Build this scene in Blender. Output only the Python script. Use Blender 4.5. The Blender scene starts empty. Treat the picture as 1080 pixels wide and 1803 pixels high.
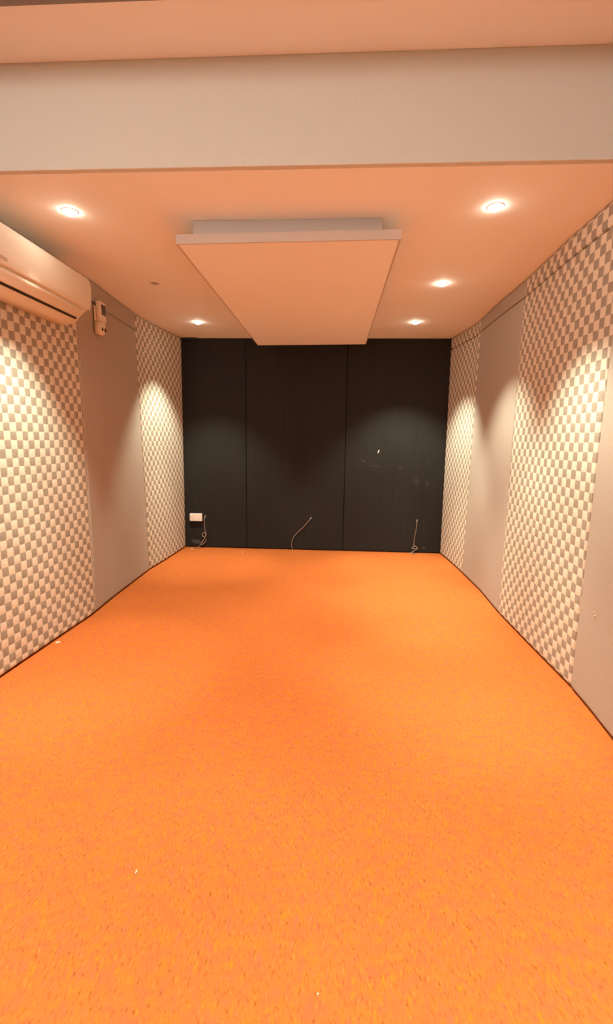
import bpy, bmesh, math, random
from mathutils import Vector, Matrix
C = bpy.context.scene.collection
random.seed(7)

# ------------------------------------------------------------------ tuning
SPOT_W = 152.0
NEAR_W = 300.0
FILL_S = 42.0
CORE_W = 110.0
LAMP_S = 50.0
EXPOSURE = 0.50
WARM = (1.0, 0.97, 0.75)
H = 2.40          # ceiling of the far part
HT = 2.80         # ceiling of the near part
YB = 2.10         # bulkhead face
DB = 5.405        # face of the black panels
WL, WR, WBACK, WREAR = -1.87, 1.35, 5.46, -1.70

# ------------------------------------------------------------------ helpers
def obj(name, bm, mat, parent=None, smooth=False, loc=None):
    me = bpy.data.meshes.new(name)
    bmesh.ops.recalc_face_normals(bm, faces=bm.faces)
    if loc is not None:
        bmesh.ops.translate(bm, verts=bm.verts, vec=-Vector(loc))
    bm.to_mesh(me); bm.free()
    if smooth:
        for p in me.polygons: p.use_smooth = True
    me.materials.append(mat)
    o = bpy.data.objects.new(name, me)
    C.objects.link(o)
    if loc is not None: o.location = loc
    if parent is not None: o.parent = parent
    return o

def tag(o, label, cat, group=None):
    o['label'] = label; o['category'] = cat
    if group: o['group'] = group
    return o

def thing(name, label, cat, loc=(0, 0, 0), group=None):
    o = bpy.data.objects.new(name, None); C.objects.link(o)
    o.location = loc; o.empty_display_size = 0.05
    return tag(o, label, cat, group)

def struct(name, bm, mat):
    o = obj(name, bm, mat); o['kind'] = 'structure'; return o

def add_box(bm, lo, hi, bev=0.0, seg=2):
    lo = Vector(lo); hi = Vector(hi)
    r = bmesh.ops.create_cube(bm, size=1.0)
    c = (lo + hi) / 2; s = hi - lo
    for v in r['verts']:
        v.co = Vector((c.x + v.co.x * s.x, c.y + v.co.y * s.y, c.z + v.co.z * s.z))
    if bev > 0:
        es = list({e for v in r['verts'] for e in v.link_edges})
        bmesh.ops.bevel(bm, geom=es, offset=bev, segments=seg, profile=0.5, affect='EDGES')
    return bm

def box(lo, hi, bev=0.0, seg=2):
    return add_box(bmesh.new(), lo, hi, bev, seg)

def lathe(prof, n=40, bm=None, closed=False):
    """profile of (radius, z) turned about z."""
    bm = bm or bmesh.new()
    rings = []
    for r, z in prof:
        if r < 1e-6: rings.append([bm.verts.new((0, 0, z))])
        else: rings.append([bm.verts.new((r * math.cos(2 * math.pi * k / n), r * math.sin(2 * math.pi * k / n), z)) for k in range(n)])
    pairs = list(zip(rings, rings[1:])) + ([(rings[-1], rings[0])] if closed else [])
    for a, b in pairs:
        for k in range(n):
            k2 = (k + 1) % n
            if len(a) == 1 and len(b) == 1: continue
            if len(a) == 1: bm.faces.new((a[0], b[k], b[k2]))
            elif len(b) == 1: bm.faces.new((a[k], b[0], a[k2]))
            else: bm.faces.new((a[k], b[k], b[k2], a[k2]))
    return bm

def tube(pts, r, n=8, bm=None, sub=6):
    """a round tube along a smooth (Catmull-Rom) path."""
    bm = bm or bmesh.new()
    P = [Vector(p) for p in pts]
    P = [P[0] * 2 - P[1]] + P + [P[-1] * 2 - P[-2]]
    path = []
    for i in range(1, len(P) - 2):
        for k in range(sub):
            t = k / sub
            a, b, c, d = P[i - 1], P[i], P[i + 1], P[i + 2]
            path.append(0.5 * ((2 * b) + (c - a) * t + (2 * a - 5 * b + 4 * c - d) * t * t + (3 * b - a - 3 * c + d) * t ** 3))
    path.append(P[-2])
    rings = []; up = Vector((0, 1, 0.01))
    for i, p in enumerate(path):
        t = (path[min(i + 1, len(path) - 1)] - path[max(i - 1, 0)]).normalized()
        s = t.cross(up)
        if s.length < 1e-4: s = t.cross(Vector((1, 0, 0)))
        s.normalize(); w = s.cross(t).normalized(); up = w if w.dot(up) > 0 else -w
        rings.append([bm.verts.new(p + s * r * math.cos(2 * math.pi * k / n) + w * r * math.sin(2 * math.pi * k / n)) for k in range(n)])
    for a, b in zip(rings, rings[1:]):
        for k in range(n): bm.faces.new((a[k], a[(k + 1) % n], b[(k + 1) % n], b[k]))
    bm.faces.new(rings[0][::-1]); bm.faces.new(rings[-1])
    return bm

def loft(secs, bm=None):
    """closed sections of equal vertex count joined in order, ends capped."""
    bm = bm or bmesh.new()
    R = [[bm.verts.new(p) for p in s] for s in secs]
    for a, b in zip(R, R[1:]):
        n = len(a)
        for k in range(n): bm.faces.new((a[k], a[(k + 1) % n], b[(k + 1) % n], b[k]))
    bm.faces.new(R[0][::-1]); bm.faces.new(R[-1])
    return bm

def lerp_table(tab, x):
    if x <= tab[0][0]: return tab[0][1]
    for (a, va), (b, vb) in zip(tab, tab[1:]):
        if x <= b: return va + (vb - va) * (x - a) / (b - a)
    return tab[-1][1]

# ------------------------------------------------------------------ materials
def new_mat(name):
    m = bpy.data.materials.new(name); m.use_nodes = True
    nt = m.node_tree; nt.nodes.clear()
    out = nt.nodes.new('ShaderNodeOutputMaterial')
    b = nt.nodes.new('ShaderNodeBsdfPrincipled')
    nt.links.new(b.outputs[0], out.inputs[0])
    return m, nt, b

def N(nt, t, **kw):
    n = nt.nodes.new(t)
    for k, v in kw.items():
        if k.startswith('i_'):
            key = k[2:]
            n.inputs[int(key) if key.isdigit() else key.replace('_', ' ')].default_value = v
        else: setattr(n, k, v)
    return n

def math_node(nt, op, a, b=None, c=None):
    n = N(nt, 'ShaderNodeMath', operation=op)
    for i, v in enumerate((a, b, c)):
        if v is None: continue
        if isinstance(v, (int, float)): n.inputs[i].default_value = v
        else: nt.links.new(v, n.inputs[i])
    return n.outputs[0]

def mixc(nt, fac, a, b, blend='MIX'):
    n = N(nt, 'ShaderNodeMix', data_type='RGBA', blend_type=blend)
    for i, v in ((0, fac), (6, a), (7, b)):
        if isinstance(v, (int, float)): n.inputs[i].default_value = v
        elif isinstance(v, tuple): n.inputs[i].default_value = (*v[:3], 1)
        else: nt.links.new(v, n.inputs[i])
    return n.outputs[2]

def maprange(nt, v, a, b, c=0.0, d=1.0, smooth=False):
    n = N(nt, 'ShaderNodeMapRange')
    if smooth: n.interpolation_type = 'SMOOTHSTEP'
    nt.links.new(v, n.inputs[0])
    for i, x in zip((1, 2, 3, 4), (a, b, c, d)): n.inputs[i].default_value = x
    return n.outputs[0]

def noise(nt, vec, scale, detail=3.0, rough=0.5):
    n = N(nt, 'ShaderNodeTexNoise'); n.inputs['Scale'].default_value = scale
    n.inputs['Detail'].default_value = detail; n.inputs['Roughness'].default_value = rough
    nt.links.new(vec, n.inputs['Vector']); return n.outputs['Fac']

def mapping(nt, vec, scale=(1, 1, 1), rot=(0, 0, 0), loc=(0, 0, 0)):
    n = N(nt, 'ShaderNodeMapping'); n.inputs['Scale'].default_value = scale
    n.inputs['Rotation'].default_value = rot; n.inputs['Location'].default_value = loc
    nt.links.new(vec, n.inputs['Vector']); return n.outputs[0]

def bump(nt, b, h, strength, dist):
    n = N(nt, 'ShaderNodeBump'); n.inputs['Strength'].default_value = strength
    n.inputs['Distance'].default_value = dist
    nt.links.new(h, n.inputs['Height']); nt.links.new(n.outputs[0], b.inputs['Normal'])

def paint(name, col, rough=0.6, var=0.03, scale=6.0, bs=0.0, spec=0.3):
    m, nt, b = new_mat(name)
    tc = N(nt, 'ShaderNodeTexCoord')
    f = noise(nt, tc.outputs['Object'], scale, 4)
    lo = tuple(c * (1 - var) for c in col); hi = tuple(min(1, c * (1 + var)) for c in col)
    nt.links.new(mixc(nt, f, lo, hi), b.inputs['Base Color'])
    b.inputs['Roughness'].default_value = rough
    b.inputs['Specular IOR Level'].default_value = spec
    if bs: bump(nt, b, noise(nt, tc.outputs['Object'], 300, 2), bs, 0.001)
    return m

def emis(name, col, s):
    m = bpy.data.materials.new(name); m.use_nodes = True; nt = m.node_tree; nt.nodes.clear()
    out = nt.nodes.new('ShaderNodeOutputMaterial'); e = nt.nodes.new('ShaderNodeEmission')
    e.inputs[0].default_value = (*col, 1); e.inputs[1].default_value = s
    nt.links.new(e.outputs[0], out.inputs[0]); return m

def checker_mat():
    m, nt, b = new_mat('checked_weave')
    uv = N(nt, 'ShaderNodeUVMap').outputs[0]
    wob = N(nt, 'ShaderNodeTexNoise'); wob.inputs['Scale'].default_value = 0.35
    nt.links.new(uv, wob.inputs['Vector'])
    off = N(nt, 'ShaderNodeVectorMath', operation='SCALE'); off.inputs['Scale'].default_value = 0.35
    sub = N(nt, 'ShaderNodeVectorMath', operation='SUBTRACT'); sub.inputs[1].default_value = (0.5, 0.5, 0.5)
    nt.links.new(wob.outputs['Color'], sub.inputs[0]); nt.links.new(sub.outputs[0], off.inputs[0])
    add = N(nt, 'ShaderNodeVectorMath', operation='ADD')
    nt.links.new(uv, add.inputs[0]); nt.links.new(off.outputs[0], add.inputs[1])
    sep = N(nt, 'ShaderNodeSeparateXYZ'); nt.links.new(add.outputs[0], sep.inputs[0])
    su = math_node(nt, 'SINE', math_node(nt, 'MULTIPLY', sep.outputs[0], math.pi))
    sv = math_node(nt, 'SINE', math_node(nt, 'MULTIPLY', sep.outputs[1], math.pi))
    p = math_node(nt, 'MULTIPLY', su, sv)
    f = maprange(nt, p, -0.105, 0.095, 0, 1, True)
    thr = noise(nt, mapping(nt, uv, (9, 1.2, 1)), 1.0, 3, 0.7)
    thr2 = noise(nt, mapping(nt, uv, (2, 14, 1)), 1.0, 2, 0.6)
    tv = maprange(nt, math_node(nt, 'ADD', math_node(nt, 'MULTIPLY', thr, 0.65), math_node(nt, 'MULTIPLY', thr2, 0.35)), 0.3, 0.7)
    light = mixc(nt, tv, (0.68, 0.615, 0.51), (0.78, 0.715, 0.60))
    dark = mixc(nt, tv, (0.27, 0.235, 0.19), (0.43, 0.38, 0.31))
    nt.links.new(mixc(nt, f, dark, light), b.inputs['Base Color'])
    b.inputs['Roughness'].default_value = 0.85; b.inputs['Specular IOR Level'].default_value = 0.15
    h = math_node(nt, 'ADD', math_node(nt, 'MULTIPLY', math_node(nt, 'ABSOLUTE', p), 0.7), math_node(nt, 'MULTIPLY', tv, 0.3))
    bump(nt, b, h, 0.35, 0.004)
    return m

def cloth_mat(name, col, var=0.12, grain=1.0):
    m, nt, b = new_mat(name)
    uv = N(nt, 'ShaderNodeUVMap').outputs[0]
    h = noise(nt, mapping(nt, uv, (2.0, 16, 1)), 1.5, 3, 0.65)
    v = noise(nt, mapping(nt, uv, (16, 2.0, 1)), 1.5, 3, 0.65)
    t = maprange(nt, math_node(nt, 'ADD', math_node(nt, 'MULTIPLY', h, 0.5), math_node(nt, 'MULTIPLY', v, 0.5)), 0.35, 0.65)
    lo = tuple(c * (1 - var) for c in col); hi = tuple(c * (1 + var) for c in col)
    nt.links.new(mixc(nt, t, lo, hi), b.inputs['Base Color'])
    b.inputs['Roughness'].default_value = 0.9; b.inputs['Specular IOR Level'].default_value = 0.12
    bump(nt, b, t, 0.25 * grain, 0.002)
    return m

def black_mat():
    """black panel cloth with the pale scuffs seen on it (each with its own shape and place)."""
    m, nt, b = new_mat('black_cloth')
    geo = N(nt, 'ShaderNodeNewGeometry').outputs['Position']
    sep = N(nt, 'ShaderNodeSeparateXYZ'); nt.links.new(geo, sep.inputs[0])
    n1 = noise(nt, geo, 26, 5, 0.65)
    total = None
    # x, z (world), half-width, half-height, angle, strength
    for x, z, a, c, ang, s in ((0.34, 1.06, 0.045, 0.018, -0.4, 0.020), (0.46, 1.005, 0.11, 0.016, -0.15, 0.012),
                               (0.95, 0.84, 0.05, 0.05, 0, 0.014), (1.07, 0.82, 0.03, 0.05, 0.3, 0.014),
                               (1.06, 1.06, 0.02, 0.012, 0.5, 0.025), (0.76, 0.985, 0.03, 0.03, 0, 0.012),
                               (-1.62, 0.070, 0.075, 0.030, -0.15, 0.06), (1.07, 0.066, 0.014, 0.014, 0, 0.06),
                               (-1.02, 0.07, 0.010, 0.010, 0, 0.03), (-1.655, 2.375, 0.008, 0.03, -0.5, 0.03),
                               (0.506, 1.170, 0.007, 0.026, -0.35, 0.9)):
        dx = math_node(nt, 'SUBTRACT', sep.outputs[0], x); dz = math_node(nt, 'SUBTRACT', sep.outputs[2], z)
        ca, sa = math.cos(ang), math.sin(ang)
        u = math_node(nt, 'ADD', math_node(nt, 'MULTIPLY', dx, ca / a), math_node(nt, 'MULTIPLY', dz, sa / a))
        v = math_node(nt, 'ADD', math_node(nt, 'MULTIPLY', dx, -sa / c), math_node(nt, 'MULTIPLY', dz, ca / c))
        d = math_node(nt, 'ADD', math_node(nt, 'MULTIPLY', u, u), math_node(nt, 'MULTIPLY', v, v))
        if s < 0.5: d = math_node(nt, 'ADD', d, math_node(nt, 'MULTIPLY', math_node(nt, 'SUBTRACT', n1, 0.5), 1.6))
        g = math_node(nt, 'MULTIPLY', maprange(nt, d, 0.25, 1.0, 1, 0, True), s)
        total = g if total is None else math_node(nt, 'ADD', total, g)
    streak = noise(nt, mapping(nt, geo, (60, 1, 1.2)), 1.0, 3, 0.6)
    base = mixc(nt, streak, (0.0175, 0.0165, 0.0152), (0.030, 0.028, 0.0255))
    nt.links.new(mixc(nt, total, base, (0.85, 0.82, 0.78)), b.inputs['Base Color'])
    b.inputs['Roughness'].default_value = 0.9; b.inputs['Specular IOR Level'].default_value = 0.12
    bump(nt, b, noise(nt, geo, 260, 2), 0.2, 0.001)
    return m

def carpet_mat():
    m, nt, b = new_mat('orange_carpet')
    geo = N(nt, 'ShaderNodeTexCoord').outputs['Object']
    lay = mapping(nt, geo, (1.0, 0.34, 1.0), (0, 0, 0.5))
    fib = noise(nt, lay, 170, 3, 0.6)
    fib2 = noise(nt, lay, 85, 3, 0.6)
    blot = noise(nt, geo, 22, 3, 0.6)
    big = noise(nt, geo, 2.2, 3, 0.5)
    c = mixc(nt, maprange(nt, blot, 0.35, 0.65), (0.435, 0.108, 0.036), (0.455, 0.130, 0.024))
    c = mixc(nt, maprange(nt, fib2, 0.56, 0.72, 0.0, 0.9), c, (0.48, 0.160, 0.006))
    c = mixc(nt, maprange(nt, fib2, 0.44, 0.28), c, (0.47, 0.110, 0.060))
    c = mixc(nt, maprange(nt, fib, 0.44, 0.26), c, (0.15, 0.046, 0.006))
    c = mixc(nt, maprange(nt, fib, 0.60, 0.76), c, (0.54, 0.175, 0.075))
    c = mixc(nt, maprange(nt, big, 0.3, 0.7, 0.0, 0.18), c, (0.35, 0.078, 0.014))
    nt.links.new(c, b.inputs['Base Color'])
    b.inputs['Roughness'].default_value = 0.95; b.inputs['Specular IOR Level'].default_value = 0.05
    h = math_node(nt, 'ADD', fib, math_node(nt, 'MULTIPLY', fib2, 0.8))
    bump(nt, b, h, 0.5, 0.006)
    return m

M = dict(
    check=checker_mat(),
    taupe=cloth_mat('taupe_cloth', (0.44, 0.39, 0.335)),
    felt=cloth_mat('grey_felt', (0.60, 0.595, 0.54), 0.04, 0.3),
    darkfelt=cloth_mat('dark_grey_felt', (0.22, 0.215, 0.205), 0.04, 0.3),
    black=black_mat(),
    carpet=carpet_mat(),
    ceil=paint('ceiling_paint', (0.89, 0.89, 0.88), 0.75, 0.015, 3),
    upper=paint('upper_ceiling_paint', (0.89, 0.89, 0.88), 0.75, 0.015, 3),
    backing=paint('gap_shade_backing', (0.05, 0.035, 0.03), 0.9),  # dark colour put in for the shade in gaps around the panels
    wall=paint('plain_wall_paint', (0.55, 0.48, 0.42), 0.8),
    spacer=paint('grey_spacer_board', (0.46, 0.43, 0.40), 0.8),
    edge=paint('shaded_panel_edge', (0.52, 0.45, 0.40), 0.8),  # slab edge colour darkened to stand for shade on it
    slab=paint('ceiling_panel_paint', (0.89, 0.89, 0.88), 0.7, 0.015, 3),
    white=paint('white_plastic', (0.84, 0.80, 0.70), 0.55, 0.02, 3, spec=0.3),
    ivory=paint('ivory_plastic', (0.80, 0.72, 0.60), 0.55, 0.02, 3, spec=0.3),
    slot=paint('dark_slot', (0.03, 0.02, 0.018), 0.6),
    badge=paint('beige_sticker', (0.55, 0.47, 0.38), 0.4),
    socket=paint('socket_white', (0.86, 0.82, 0.76), 0.35, spec=0.5),
    insert=paint('socket_insert', (0.83, 0.79, 0.73), 0.4),
    trim=paint('trim_white', (0.82, 0.76, 0.70), 0.4),
    deadlamp=paint('unlit_lamp_glass', (0.33, 0.25, 0.19), 0.4, spec=0.5),
    screen=paint('dark_lcd_glass', (0.035, 0.028, 0.03), 0.15, spec=0.5),
    key=paint('rubber_key', (0.20, 0.15, 0.11), 0.6),
    wire=paint('brown_cable', (0.27, 0.19, 0.145), 0.45, spec=0.5),
    copper=paint('bare_cable_end', (0.75, 0.66, 0.55), 0.4, spec=0.5),
    paper=paint('pale_scrap', (0.60, 0.50, 0.38), 0.8),
    flap=paint('black_fabric_scrap', (0.015, 0.013, 0.013), 0.9),
    lit=emis('lit_lamp', (1.0, 0.90, 0.70), LAMP_S),
    fill_glow=emis('fill_lamp_glow', (1.0, 0.93, 0.84), FILL_S),  # glow of the unseen fill lamps added on the rear wall
)

# ------------------------------------------------------------------ wall cloth profiles (the padding is uneven)
LB = [(0.0, -1.765), (2.256, -1.768), (2.64, -1.757), (3.18, -1.738), (3.6, -1.765), (4.40, -1.788), (4.8, -1.764), (5.34, -1.750)]
LT = [(0.0, -1.765), (3.0, -1.757), (3.49, -1.757), (3.93, -1.790), (4.50, -1.825), (4.9, -1.79), (5.31, -1.738)]
RB = [(0.0, 1.262), (1.94, 1.250), (2.18, 1.273), (2.45, 1.290), (2.95, 1.282), (3.50, 1.279), (4.05, 1.303), (4.62, 1.294), (4.99, 1.282), (5.40, 1.258)]
RT = [(0.0, 1.25), (2.41, 1.250), (2.84, 1.254), (3.48, 1.286), (4.01, 1.288), (4.75, 1.318), (5.38, 1.248)]
def XL(y, z): return lerp_table(LB, y) + (lerp_table(LT, y) - lerp_table(LB, y)) * z / H
def XR(y, z): return lerp_table(RB, y) + (lerp_table(RT, y) - lerp_table(RB, y)) * z / H

CHK = 0.0488
def padded(name, face, out, back, u0, u1, v0, v1, mat, umap, r=0.014, swell=0.0, uvoff=(0, 0), scale=CHK):
    """An upholstered panel: face(u, v) is its front point, OUT the way it faces, BACK its depth.
    u0 and u1 are (bottom, top) pairs: the panel's sides need not be plumb."""
    bm = bmesh.new(); uvl = bm.loops.layers.uv.new('UVMap')
    def knots(a, b, n):
        w = b - a
        e = [0, r * 0.12, r * 0.35, r * 0.7, r, r * 1.6]
        mid = [r * 1.6 + (w - 3.2 * r) * k / n for k in range(1, n)]
        return [a + x for x in e] + [a + x for x in mid] + [b - x for x in reversed(e)]
    wu = (u1[0] - u0[0]); wv = v1 - v0
    us = [k / wu for k in knots(0, wu, max(4, int(wu / 0.06)))]
    vs = [k / wv for k in knots(0, wv, max(2, int(wv / 0.09)))]
    outv = Vector(out)
    def drop(d):
        if d >= r: return 0.0
        q = 1 - d / r
        return r * (1 - math.sqrt(max(0, 1 - q * q)))
    grid = []; uvs = {}
    for v in vs:
        row = []
        for u in us:
            z = v0 + wv * v
            a = u0[0] + (u0[1] - u0[0]) * v; b = u1[0] + (u1[1] - u1[0]) * v
            y = a + (b - a) * u
            du = min(u, 1 - u) * (b - a); dv = min(v, 1 - v) * wv
            dd = r - math.hypot(max(0, r - du), max(0, r - dv))
            p = face(y, z) - outv * drop(max(0.0, dd)) + outv * swell * math.sin(math.pi * u) * math.sin(math.pi * min(1, v * 1.02))
            vert = bm.verts.new(p); uvs[vert] = ((y + uvoff[0]) / scale, (z + uvoff[1]) / scale)
            row.append(vert)
        grid.append(row)
    ring = grid[0][:] + [g[-1] for g in grid[1:]] + grid[-1][-2::-1] + [g[0] for g in grid[-2:0:-1]]
    brim = []
    for vtx in ring:
        w = bm.verts.new(Vector(tuple(back if abs(outv[i]) > 0.5 else vtx.co[i] for i in range(3))))
        uvs[w] = uvs[vtx]; brim.append(w)
    for a, b in zip(grid, grid[1:]):
        for k in range(len(a) - 1): bm.faces.new((a[k], a[k + 1], b[k + 1], b[k]))
    n = len(ring)
    for k in range(n): bm.faces.new((ring[k], ring[(k + 1) % n], brim[(k + 1) % n], brim[k]))
    bm.faces.new(brim)
    for f in bm.faces:
        for l in f.loops: l[uvl].uv = uvs[l.vert]
    base = face((u0[0] + u1[0]) / 2, v0)
    return obj(name, bm, mat, None, True, base)

ZG = 2.283     # the gap between tall panels and the strips above them
def left_panel(name, y0, y1, v0, v1, mat, off=(0, 0)):
    return padded(name, lambda y, z: Vector((XL(y, z), y, z)), (1, 0, 0), WL, y0, y1, v0, v1, M[mat], None, uvoff=off)
def right_panel(name, y0, y1, v0, v1, mat, off=(0, 0)):
    return padded(name, lambda y, z: Vector((XR(y, z), y, z)), (-1, 0, 0), WR, y0, y1, v0, v1, M[mat], None, uvoff=off)

# ------------------------------------------------------------------ the setting
struct('floor', box((WL - 0.1, WREAR - 0.1, -0.1), (WR + 0.1, WBACK + 0.1, 0.0)), M['carpet'])
struct('wall_left', box((WL - 0.1, WREAR - 0.1, 0), (WL, WBACK + 0.1, HT + 0.1)), M['backing'])
struct('wall_right', box((WR, WREAR - 0.1, 0), (WR + 0.1, WBACK + 0.1, HT + 0.1)), M['backing'])
struct('wall_back', box((WL, WBACK, 0), (WR, WBACK + 0.1, HT + 0.1)), M['backing'])
struct('wall_front', box((WL, WREAR - 0.1, 0), (WR, WREAR, HT + 0.1)), M['wall'])
struct('ceiling', box((WL, YB + 0.03, H), (WR, WBACK, H + 0.06)), M['ceil'])
struct('ceiling_near', box((WL, WREAR, HT), (WR, YB + 0.05, HT + 0.1)), M['upper'])

def uv_box(lo, hi, bev, scale=CHK):
    bm = box(lo, hi, bev)
    uvl = bm.loops.layers.uv.new('UVMap')
    for f in bm.faces:
        for l in f.loops: l[uvl].uv = ((l.vert.co.x + l.vert.co.y) / scale, l.vert.co.z / scale)
    return bm
o = struct('bulkhead', uv_box((WL, YB, H), (WR, YB + 0.03, HT), 0.004), M['felt'])
o = struct('beam', uv_box((WL, 1.50, 2.704), (WR, 1.738, HT), 0.006), M['darkfelt'])
# walls of the near part above the cloth
struct('trim_1', box((WL, WREAR, H + 0.01), (WL + 0.10, YB, HT)), M['wall'])
struct('trim_2', box((WR - 0.09, WREAR, H + 0.01), (WR, YB, HT)), M['wall'])

# ------------------------------------------------------------------ wall panels
GP = 'cloth covered wall panels'
GS = 'cloth strips above the wall panels'
g = 0.0015; FZ = 0.009
def T(o, label, cat='wall panel', group=GP):
    o['kind'] = 'thing'
    return tag(o, label, cat, group)
def plain_wall(o):
    o['kind'] = 'structure'; return o
T(left_panel('fabric_wall_panel', (2.14, 2.14), (3.240 - g, 3.236 - g), FZ, ZG - 0.0025, 'check', (-3.216, 0)),
  'checked cream and grey wall panel directly under the air conditioner')
T(left_panel('fabric_wall_panel', (3.240 + g, 3.236 + g), (4.385 - g, 4.335 - g), FZ, 2.248, 'taupe'),
  'plain taupe wall panel below the remote control, between two checked panels')
T(left_panel('fabric_wall_panel', (4.385 + g, 4.335 + g), (5.398, 5.398), FZ, H - 0.004, 'check', (0.012, 0.01)),
  'narrow checked wall panel in the far corner beside the white socket')
T(left_panel('fabric_strip', (2.14, 2.14), (3.240 - g, 3.236 - g), ZG + 0.0025, H - 0.004, 'check', (0.0, 0.01)),
  'checked cloth strip behind the air conditioner', 'cloth strip', GS)
T(left_panel('fabric_strip', (3.236 + g, 3.236 + g), (4.335 - g, 4.335 - g), 2.251, H - 0.004, 'taupe'),
  'plain taupe cloth strip under the ceiling beside the end of the air conditioner', 'cloth strip', GS)
plain_wall(left_panel('wall_left_cloth', (1.03, 1.03), (2.136, 2.136), FZ, H - 0.004, 'taupe'))

T(right_panel('fabric_wall_panel', (4.600 + g, 4.560 + g), (5.398, 5.398), FZ, ZG - 0.0025, 'check', (0.02, 0)),
  'narrow checked wall panel in the far corner next to the scuffed black panel')
T(right_panel('fabric_wall_panel', (3.495 + g, 3.500 + g), (4.600 - g, 4.560 - g), FZ, ZG - 0.0025, 'taupe'),
  'plain taupe wall panel opposite the air conditioner, between two checked panels')
T(right_panel('fabric_wall_panel', (2.412 + g, 2.300 + g), (3.495 - g, 3.500 - g), FZ, ZG - 0.0025, 'check', (0.0, 0.02)),
  'wide checked wall panel opposite the air conditioner, between two plain taupe panels')
npan = T(right_panel('fabric_wall_panel', (1.310 + g, 1.230 + g), (2.412 - g, 2.300 - g), FZ, ZG - 0.0025, 'taupe'),
  'plain taupe wall panel with a tiny pale fleck, cut by the right photo edge')
bm = bmesh.new()
for dy, dz, q in ((0, 0, 0.006), (0.004, 0.016, 0.004), (-0.008, 0.006, 0.004)):
    add_box(bm, (XR(2.23, .47) - 0.0022, 2.231 + dy - q, 0.471 + dz - q * 0.8), (XR(2.23, .47) + 0.002, 2.231 + dy + q, 0.471 + dz + q * 0.8), 0.0008, 1)
o = obj('paint_fleck', bm, M['paper'], None, False, npan.location); o.parent = npan; o.location = (0, 0, 0)
o['label'] = 'tiny pale fleck'
T(right_panel('fabric_strip', (4.560 + g, 4.560 + g), (5.398, 5.398), ZG + 0.0025, H - 0.004, 'check', (0.02, 0.01)),
  'short checked cloth strip above the narrow checked panel in the far corner', 'cloth strip', GS)
T(right_panel('fabric_strip', (3.490 + g, 3.490 + g), (4.560 - g, 4.560 - g), ZG + 0.0025, H - 0.004, 'taupe'),
  'plain taupe cloth strip under the ceiling opposite the remote control', 'cloth strip', GS)
T(right_panel('fabric_strip', (2.30 + g, 2.30 + g), (3.490 - g, 3.490 - g), ZG + 0.0025, H - 0.004, 'check', (0.0, 0.012)),
  'long checked cloth strip under the ceiling above the wide checked panel', 'cloth strip', GS)
plain_wall(right_panel('wall_right_cloth', (1.23 + g, 1.23 + g), (2.30 - g, 2.30 - g), ZG + 0.0025, H - 0.004, 'taupe'))
# the rest of the side walls, behind the camera
for yy in (-0.08, -1.19):
    plain_wall(left_panel('wall_left_cloth', (yy, yy), (yy + 1.106, yy + 1.106), FZ, H - 0.004, 'check' if yy > -0.5 else 'taupe'))
    plain_wall(right_panel('wall_right_cloth', (yy + 0.2, yy + 0.12), (yy + 1.386, yy + 1.306), FZ, H - 0.004, 'check' if yy > -0.5 else 'taupe'))

def back_panel(x0, x1, label, zt=H - 0.006):
    o = padded('black_wall_panel', lambda x, z: Vector((x, DB, z)), (0, -1, 0), WBACK - 0.0005, (x0, x0), (x1, x1), 0.006, zt, M['black'], None, r=0.010)
    o['kind'] = 'thing'
    return tag(o, label, 'wall panel', 'black panels of the end wall')
back_panel(XL(5.39, 1.2) - 0.05, -1.0125, 'black end wall panel behind the white socket, narrowest of the three black panels')
back_panel(-1.0095, 0.1245, 'middle black end wall panel, with the single slanting cable')
back_panel(0.1275, 1.345, 'black end wall panel with pale scuffs and a small white chip')

# ------------------------------------------------------------------ hanging ceiling panel
def tilt(bm):
    for v in bm.verts: v.co.z += (v.co.x + 0.257) * 0.011
    return bm
cp = thing('ceiling_panel', 'large pale flat ceiling panel hung below the ceiling on a grey spacer frame', 'ceiling panel', (-0.257, 3.78, H))
o = obj('slab', tilt(box((-0.812, 2.508, 2.266), (0.298, 5.062, 2.311), 0.002)), M['slab'], None, False, (-0.257, 3.78, H)); o.parent = cp; o.location = (0, 0, 0)
bm = bmesh.new()
for lo, hi in (((-0.820, 2.50), (0.306, 2.508)), ((-0.820, 5.062), (0.306, 5.07)), ((-0.820, 2.508), (-0.812, 5.062)), ((0.298, 2.508), (0.306, 5.062))):
    add_box(bm, (lo[0], lo[1], 2.2655), (hi[0], hi[1], 2.3115))
o = obj('shaded_edge', tilt(bm), M['edge'], None, False, (-0.257, 3.78, H)); o.parent = cp; o.location = (0, 0, 0)
o['label'] = 'slab edge darkened as if in shade'
o = obj('spacer_frame', box((-0.752, 2.572, 2.303), (0.217, 4.99, H - 0.0005), 0.002), M['spacer'], None, False, (-0.257, 3.78, H)); o.parent = cp; o.location = (0, 0, 0)
o['label'] = 'grey set-back spacer frame'

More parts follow.
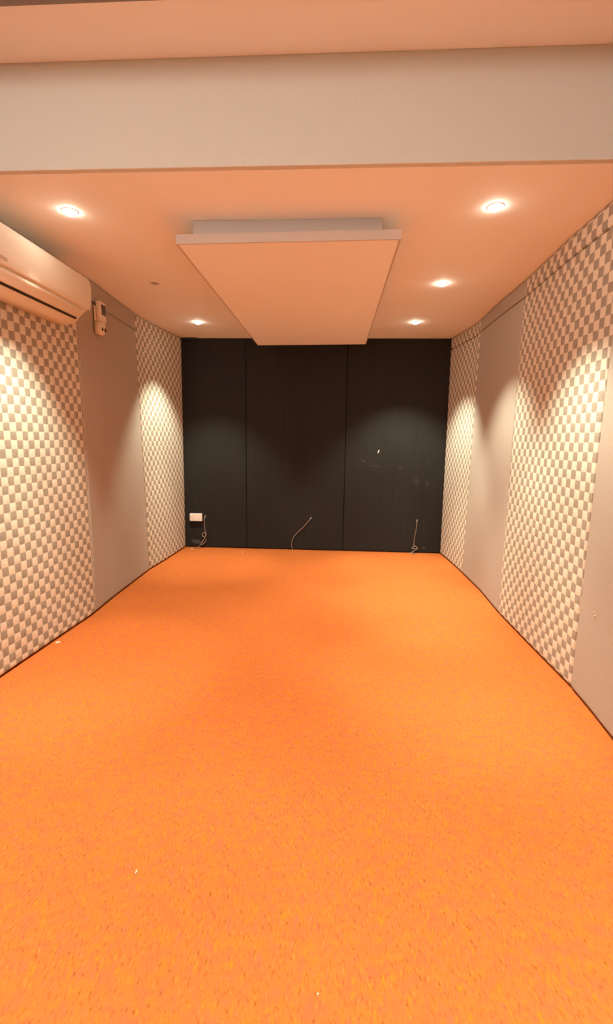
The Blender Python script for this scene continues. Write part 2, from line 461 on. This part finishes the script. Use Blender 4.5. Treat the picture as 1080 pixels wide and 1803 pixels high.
# ------------------------------------------------------------------ downlights
def ring_bm():
    return lathe([(0.031, 0.0), (0.031, -0.002), (0.034, -0.0028), (0.039, -0.0018), (0.041, 0.0)], 40, closed=True)
def lamp_bm():  # bulging shape stands in for the glare around a lit lamp
    return lathe([(0.0, -0.020), (0.010, -0.0192), (0.019, -0.0165), (0.026, -0.0115), (0.0300, -0.005), (0.0305, 0.0)], 40)
ring_me = lamp_me = dead_me = None
def downlight(x, y, z, label, lit=True, tip=0.0, gain=1.0, group='recessed downlights in the ceiling', power=SPOT_W, cone=86, blend=0.58):   # tip: how far its reflector is turned to the end wall
    global ring_me, lamp_me, dead_me
    t = thing('downlight', label, 'downlight', (x, y, z), group)
    if ring_me is None:
        r = obj('trim_ring', ring_bm(), M['trim'], t, True); ring_me = r.data
    else:
        r = bpy.data.objects.new('trim_ring', ring_me); C.objects.link(r); r.parent = t
    if lit:
        if lamp_me is None:
            l = obj('lamp', lamp_bm(), M['lit'], t, True); lamp_me = l.data
        else:
            l = bpy.data.objects.new('lamp', lamp_me); C.objects.link(l); l.parent = t
        ld = bpy.data.lights.new('downlight_beam', 'SPOT')
        ld.energy = power * gain; ld.color = WARM; ld.spot_size = math.radians(cone); ld.spot_blend = blend
        ld.shadow_soft_size = 0.025
        lo = bpy.data.objects.new('downlight_beam', ld); C.objects.link(lo)
        lo.parent = t; lo.location = (0, 0, -0.022); lo.rotation_euler = (tip, 0, 0)
        if power == SPOT_W:     # the hot middle of the reflector lamp's beam
            lc = bpy.data.lights.new('downlight_core', 'SPOT')
            lc.energy = CORE_W; lc.color = WARM; lc.spot_size = math.radians(44); lc.spot_blend = 1.0
            lc.shadow_soft_size = 0.025
            lo = bpy.data.objects.new('downlight_core', lc); C.objects.link(lo)
            lo.parent = t; lo.location = (0, 0, -0.022); lo.rotation_euler = (tip, 0, 0)
    else:
        l = obj('lamp', lathe([(0.0, -0.0015), (0.022, -0.0014), (0.030, 0.0)], 40), M['deadlamp'], t, True); l['label'] = 'dark unlit lamp'
    return t
XLL, XRL = -1.338, 0.741
downlight(XLL, 2.458, H, 'lit downlight above the front of the air conditioner, beside the bulkhead', cone=77, gain=1.0)
downlight(XRL, 2.470, H, 'largest lit downlight opposite the air conditioner, closest to the bulkhead', gain=1.12)
downlight(XRL, 3.580, H, 'lit downlight between two other lit ones, beside the long edge of the hanging ceiling panel')
downlight(XLL, 4.680, H, 'lit downlight in the far corner above the white socket')
downlight(XRL, 4.684, H, 'smallest lit downlight beside the far end of the hanging panel, above the scuffed black panel', tip=math.radians(5), gain=1.35)
downlight(-1.325, 3.545, H, 'unlit dark downlight in the ceiling past the end of the air conditioner', False)

for k, (x, y) in enumerate(((XLL, 0.95), (XRL, 0.95), (XLL, -0.25), (XRL, -0.25))):  # unseen lamps added to brighten the near floor
    downlight(x, y, HT, 'added unseen downlight in the higher ceiling, ' + ('closer to the air conditioner wall', 'closer to the opposite wall', 'behind the camera on the air conditioner side', 'behind the camera on the opposite side')[k],
              True, 0.0, 1.0, 'added downlights in the higher ceiling', NEAR_W, 66, 0.8)

# ------------------------------------------------------------------ unseen fill lamps added at the rear to light the bulkhead
for x, lab in ((-1.50, 'added opal fill lamp on the rear wall behind the camera, by the air conditioner wall'),
               (-1.10, 'added opal fill lamp on the rear wall between its neighbour and the room middle')):
    t = thing('fill_lamp', lab, 'fill lamp', (x, WREAR, 2.33), 'added fill lamps')
    obj('base', box((-0.10, 0.0, -0.46), (0.10, 0.03, 0.46), 0.006), M['trim'], t)
    obj('diffuser', box((-0.085, 0.0301, -0.445), (0.085, 0.07, 0.445), 0.012, 3), M['fill_glow'], t)

# ------------------------------------------------------------------ air conditioner
AX = -1.752
ac = thing('air_conditioner', 'white wall-mounted split air conditioner under the ceiling, left edge out of the photo', 'air conditioner', (AX, 2.61, 2.13))
def ac_part(name, bm, mat, smooth=True, label=None, parent=None):
    o = obj(name, bm, mat, None, smooth, (AX, 2.61, 2.13)); o.parent = parent or ac; o.location = (0, 0, 0)
    if label: o['label'] = label
    return o
def sec(poly, y, cx, cz, s):
    return [(AX + cx + (d - cx) * s, y, cz + (z - cz) * s) for d, z in poly]
casing = [(0.0, 2.272), (0.12, 2.274), (0.168, 2.270), (0.192, 2.250), (0.197, 2.20), (0.190, 2.084), (0.172, 2.063), (0.153, 2.031), (0.138, 2.010),
          (0.120, 1.992), (0.08, 1.984), (0.0, 1.984)]
YA, YZ = 2.185, 3.035
def ends(poly, cx, cz, prof):
    return [sec(poly, YA + e, cx, cz, s) for e, s in prof] + [sec(poly, YZ - e, cx, cz, s) for e, s in reversed(prof)]
def casing_sections():
    out = []
    for e, s, low in ((0.0, 0.95, 0.55), (0.006, 0.975, 0.40), (0.018, 0.992, 0.24), (0.04, 1.0, 0.08), (0.065, 1.0, 0.0)):
        # the lower front edge rounds away towards the ends
        poly = [((d - (0.09 * low * min(1, max(0, (2.085 - z) / 0.06)) if d > 0.05 else 0)) * s, z + (0.05 * low if z < 2.0 else 0.02 * low if z < 2.05 else 0)) for d, z in casing]
        out.append(([(AX + d, YA + e, z) for d, z in poly], [(AX + d, YZ - e, z) for d, z in poly]))
    return [a for a, b in out] + [b for a, b in reversed(out)]
ac_part('casing', loft(casing_sections()), M['ivory'])
def shell(curve, thick, ys, bm=None):
    """an open curve in (distance from wall, z), thickened inward, swept along y."""
    inner = []
    for i, (d, z) in enumerate(curve):
        a = curve[max(0, i - 1)]; b = curve[min(len(curve) - 1, i + 1)]
        tx, tz = b[0] - a[0], b[1] - a[1]; L = math.hypot(tx, tz)
        inner.append((d + tz / L * thick, z - tx / L * thick))
    poly = curve + inner[::-1]
    cx = sum(p[0] for p in curve) / len(curve); cz = sum(p[1] for p in curve) / len(curve)
    return loft([[(AX + d + dx, y, z) for d, z in poly] for y, dx in ys], bm)
front = [(0.06, 2.282), (0.13, 2.283), (0.170, 2.279), (0.192, 2.268), (0.205, 2.248), (0.211, 2.215), (0.212, 2.17), (0.207, 2.12), (0.201, 2.085), (0.196, 2.079)]
ysf = [(YA - 0.002, -0.012), (YA + 0.002, -0.005), (YA + 0.010, 0.0), (YZ - 0.010, 0.0), (YZ - 0.002, -0.005), (YZ + 0.002, -0.012)]
fp = ac_part('front_panel', shell(front, 0.008, ysf), M['white'])
flap = [(0.187, 2.068), (0.178, 2.054), (0.169, 2.042), (0.160, 2.030), (0.151, 2.0185)]
ac_part('louver_flap', shell(flap, 0.005, [(YA + 0.055, -0.004), (YA + 0.06, 0), (YZ - 0.075, 0), (YZ - 0.07, -0.004)]), M['ivory'])
ac_part('air_slot', shell([(0.151, 2.0165), (0.141, 2.0075)], 0.003, [(YA + 0.06, 0), (YZ - 0.085, 0)]), M['slot'], False, 'dark air outlet slot')
ac_part('sticker', box((AX + 0.2035, 2.19, 2.098), (AX + 0.2065, 2.262, 2.114), 0.0005), M['badge'], False, 'small beige sticker', fp)

# ------------------------------------------------------------------ remote control in its holder
RX, RY = XL(3.5, 2.15) + 0.010, 3.505
RG = (RX, RY, 2.03)
h = thing('remote_holder', 'ivory wall holder with the remote control, beside the end of the air conditioner', 'remote holder', RG)
bm = bmesh.new()
def rsec(z, w, d0, d1, n=6):
    pts = []
    for k in range(n + 1):
        a = math.pi * k / n
        pts.append((RX + d0 + (d1 - d0) * math.sin(a) ** 0.5, RY - w * math.cos(a), z))
    return [(RX + d0, RY - w, z)] + pts[1:-1] + [(RX + d0, RY + w, z)]
loft([rsec(2.033, 0.030, 0.0, 0.028), rsec(2.040, 0.045, 0.0, 0.040), rsec(2.060, 0.052, 0.0, 0.046), rsec(2.120, 0.054, 0.0, 0.047)], bm)
o = obj('cradle', bm, M['ivory'], None, True, RG); o.parent = h; o.location = (0, 0, 0)
o = obj('back_plate', box((RX, RY - 0.050, 2.10), (RX + 0.010, RY + 0.050, 2.225), 0.003), M['ivory'], None, False, RG); o.parent = h; o.location = (0, 0, 0)
for dy in (-0.022, 0.018):
    b2 = bmesh.new(); bmesh.ops.create_uvsphere(b2, u_segments=16, v_segments=10, radius=1.0)
    for v in b2.verts: v.co = Vector((RX + 0.046 + v.co.x * 0.004, RY + dy + v.co.y * 0.009, 2.068 + v.co.z * 0.014))
    o = obj('slot_hole', b2, M['slot'], None, True, RG); o.parent = h; o.location = (0, 0, 0)
    o['label'] = 'dark slot hole'
RG2 = (RX + 0.03, RY, 2.122)
r = thing('remote_control', 'ivory remote control with dark screen, standing in the wall holder', 'remote control', RG2)
o = obj('body', box((RX + 0.012, RY - 0.046, 2.1215), (RX + 0.046, RY + 0.048, 2.262), 0.010, 4), M['ivory'], None, True, RG2); o.parent = r; o.location = (0, 0, 0)
o = obj('screen', box((RX + 0.0452, RY - 0.026, 2.168), (RX + 0.0475, RY + 0.036, 2.240), 0.0008), M['screen'], None, False, RG2); o.parent = r; o.location = (0, 0, 0)
o['label'] = 'dark screen'

# ------------------------------------------------------------------ wall socket
SY = DB - 0.0005
s = thing('wall_socket', 'white double wall socket low on the black end wall in the corner', 'socket', (-1.613, SY, 0.366))
def sp(name, bm, mat, smooth=False):
    o = obj(name, bm, mat, None, smooth, (-1.613, SY, 0.366)); o.parent = s; o.location = (0, 0, 0); return o
sp('face_plate', box((-1.687, SY - 0.030, 0.321), (-1.540, SY, 0.411), 0.006, 3), M['socket'])
for cx in (-1.650, -1.577):
    sp('outlet', box((cx - 0.026, SY - 0.0315, 0.342), (cx + 0.026, SY - 0.029, 0.392), 0.001), M['insert'])

# ------------------------------------------------------------------ speaker cables
CY = DB - 0.008
def cable(pts, label, tip, rad=0.0040):
    base = (pts[-1][0], pts[-1][1], 0.0)
    t = thing('speaker_cable', label, 'cable', base, 'cables hanging out of the black end wall')
    o = obj('sheath', tube(pts, rad), M['wire'], None, True, base); o.parent = t; o.location = (0, 0, 0)
    o = obj('bare_end', tube(tip, rad * 0.9), M['copper'], None, True, base); o.parent = t; o.location = (0, 0, 0)
    o['label'] = 'pale bare end'
    return t
def w(lst, off=0.0): return [(x, CY - off - (e[0] if e else 0), z) for x, z, *e in lst]
cable(w([(-1.514, .354), (-1.517, .31), (-1.516, .272), (-1.511, .215), (-1.503, .185), (-1.498, .160, .01), (-1.506, .135, .02), (-1.528, .138, .024), (-1.540, .160, .02),
         (-1.526, .183, .012), (-1.508, .178, .004), (-1.509, .15, 0), (-1.520, .120), (-1.504, .098), (-1.512, .068, .01), (-1.540, .043, .03), (-1.556, .046, .03),
         (-1.540, .078, .02), (-1.521, .105, .012), (-1.538, .072, .03), (-1.565, .035, .04), (-1.582, .012, .045), (-1.60, .0055, .07), (-1.625, .0055, .09)]),
      'knotted brown cable beside the white socket, hanging to the floor',
      w([(-1.503, .391), (-1.508, .375), (-1.514, .354)]))
cable(w([(-0.262, .372), (-.295, .328), (-.348, .266), (-.401, .217), (-.450, .156), (-.473, .092), (-.476, .046), (-.466, .014, .004), (-.460, .0055, .012)]),
      'single brown cable slanting up the middle black panel',
      w([(-.244, .395), (-.253, .384), (-.262, .372)]))
cable(w([(.9755, .372), (.975, .318), (.966, .244), (.956, .17), (.953, .110), (.955, .090), (.975, .080, .01), (.990, .070, .02), (.984, .052, .028), (.958, .060, .03), (.930, .062, .03),
         (.940, .078, .026), (.965, .084, .02), (.988, .074, .016), (.985, .055, .02), (.955, .035, .03), (.928, .018, .035), (.905, .0055, .045), (.94, .0055, .06), (.975, .0055, .05), (.985, .012, .04)]),
      'brown cable with a loose coil at the floor under the scuffed black panel',
      w([(.980, .396), (.976, .386), (.9755, .372)]))

# ------------------------------------------------------------------ small scraps
def scrap(x, y, a, b, rot, label, z=0.001):
    bm = bmesh.new()
    n = 9; vs = []
    for k in range(n):
        t = 2 * math.pi * k / n; q = 0.75 + 0.25 * random.random()
        vs.append((a * q * math.cos(t), b * q * math.sin(t)))
    top = [bm.verts.new((px * math.cos(rot) - py * math.sin(rot), px * math.sin(rot) + py * math.cos(rot), 0.003 + 0.002 * random.random())) for px, py in vs]
    bot = [bm.verts.new((v.co.x, v.co.y, 0.0)) for v in top]
    bm.faces.new(top); bm.faces.new(bot[::-1])
    for k in range(n): bm.faces.new((bot[k], bot[(k + 1) % n], top[(k + 1) % n], top[k]))
    o = obj('paper_scrap', bm, M['paper']); o.location = (x, y, 0.0)
    return tag(o, label, 'scrap', 'pale scraps on the carpet')
scrap(-0.566, 1.196, 0.0028, 0.008, 0.1, 'tiny pale fibre lying alone on the open carpet in front')
scrap(-1.722, 2.712, 0.012, 0.018, -0.5, 'pale scrap on the carpet at the foot of the checked panel under the air conditioner')
scrap(-1.021, 5.205, 0.008, 0.022, -0.2, 'pale scrap on the carpet before the seam of the black panels')
scrap(-1.64, 5.29, 0.020, 0.012, 0.2, 'pale scrap on the carpet below the white socket, beside the corner')
scrap(-0.01, 0.919, 0.0035, 0.002, 0.4, 'tiny pale speck on the carpet at the bottom edge of the photo')
# black fabric end curling over at the top of the corner
bm = bmesh.new()
for k in range(5):
    x0 = -1.742 + 0.034 * k
    add_box(bm, (x0, DB - 0.034 - 0.006 * (k % 2), H - 0.030 - 0.008 * (k % 3)), (x0 + 0.036, DB - 0.004, H - 0.001), 0.003, 1)
add_box(bm, (-1.575, DB - 0.040, H - 0.022), (-1.555, DB - 0.010, H - 0.003), 0.004, 1)
tag(obj('fabric_scrap', bm, M['flap']), 'frayed black cloth edge bunched under the ceiling at the corner of the end wall', 'cloth scrap')

# ------------------------------------------------------------------ camera, world, view
f, yaw, pitch, roll, hc = 825.0, 0.0563, 0.1538, 0.0134, 1.2949
cy, sy = math.cos(yaw), math.sin(yaw)
rv = Vector((cy, sy, 0)); fv = Vector((-sy, cy, 0)); uv_ = Vector((0, 0, 1))
f2 = fv * math.cos(pitch) - uv_ * math.sin(pitch); u2 = uv_ * math.cos(pitch) + fv * math.sin(pitch)
r3 = rv * math.cos(roll) + u2 * math.sin(roll); u3 = u2 * math.cos(roll) - rv * math.sin(roll)
cam = bpy.data.cameras.new('camera'); co = bpy.data.objects.new('camera', cam); C.objects.link(co)
m = Matrix.Identity(4)
for i in range(3): m[i][0], m[i][1], m[i][2] = r3[i], u3[i], -f2[i]
m[0][3], m[1][3], m[2][3] = 0, 0, hc
co.matrix_world = m
cam.sensor_fit = 'HORIZONTAL'; cam.sensor_width = 36.0; cam.lens = f / 1080.0 * 36.0
cam.clip_start = 0.01
bpy.context.scene.camera = co
wd = bpy.data.worlds.new('world'); bpy.context.scene.world = wd; wd.use_nodes = True
wd.node_tree.nodes['Background'].inputs[0].default_value = (0, 0, 0, 1)
sc = bpy.context.scene
sc.view_settings.view_transform = 'Standard'; sc.view_settings.look = 'None'
sc.view_settings.exposure = EXPOSURE; sc.view_settings.gamma = 1.0
sc.view_settings.use_curve_mapping = False
sc.cycles.max_bounces = 16; sc.cycles.diffuse_bounces = 10
sc.cycles.use_denoising = True
sc.cycles.sample_clamp_indirect = 8.0
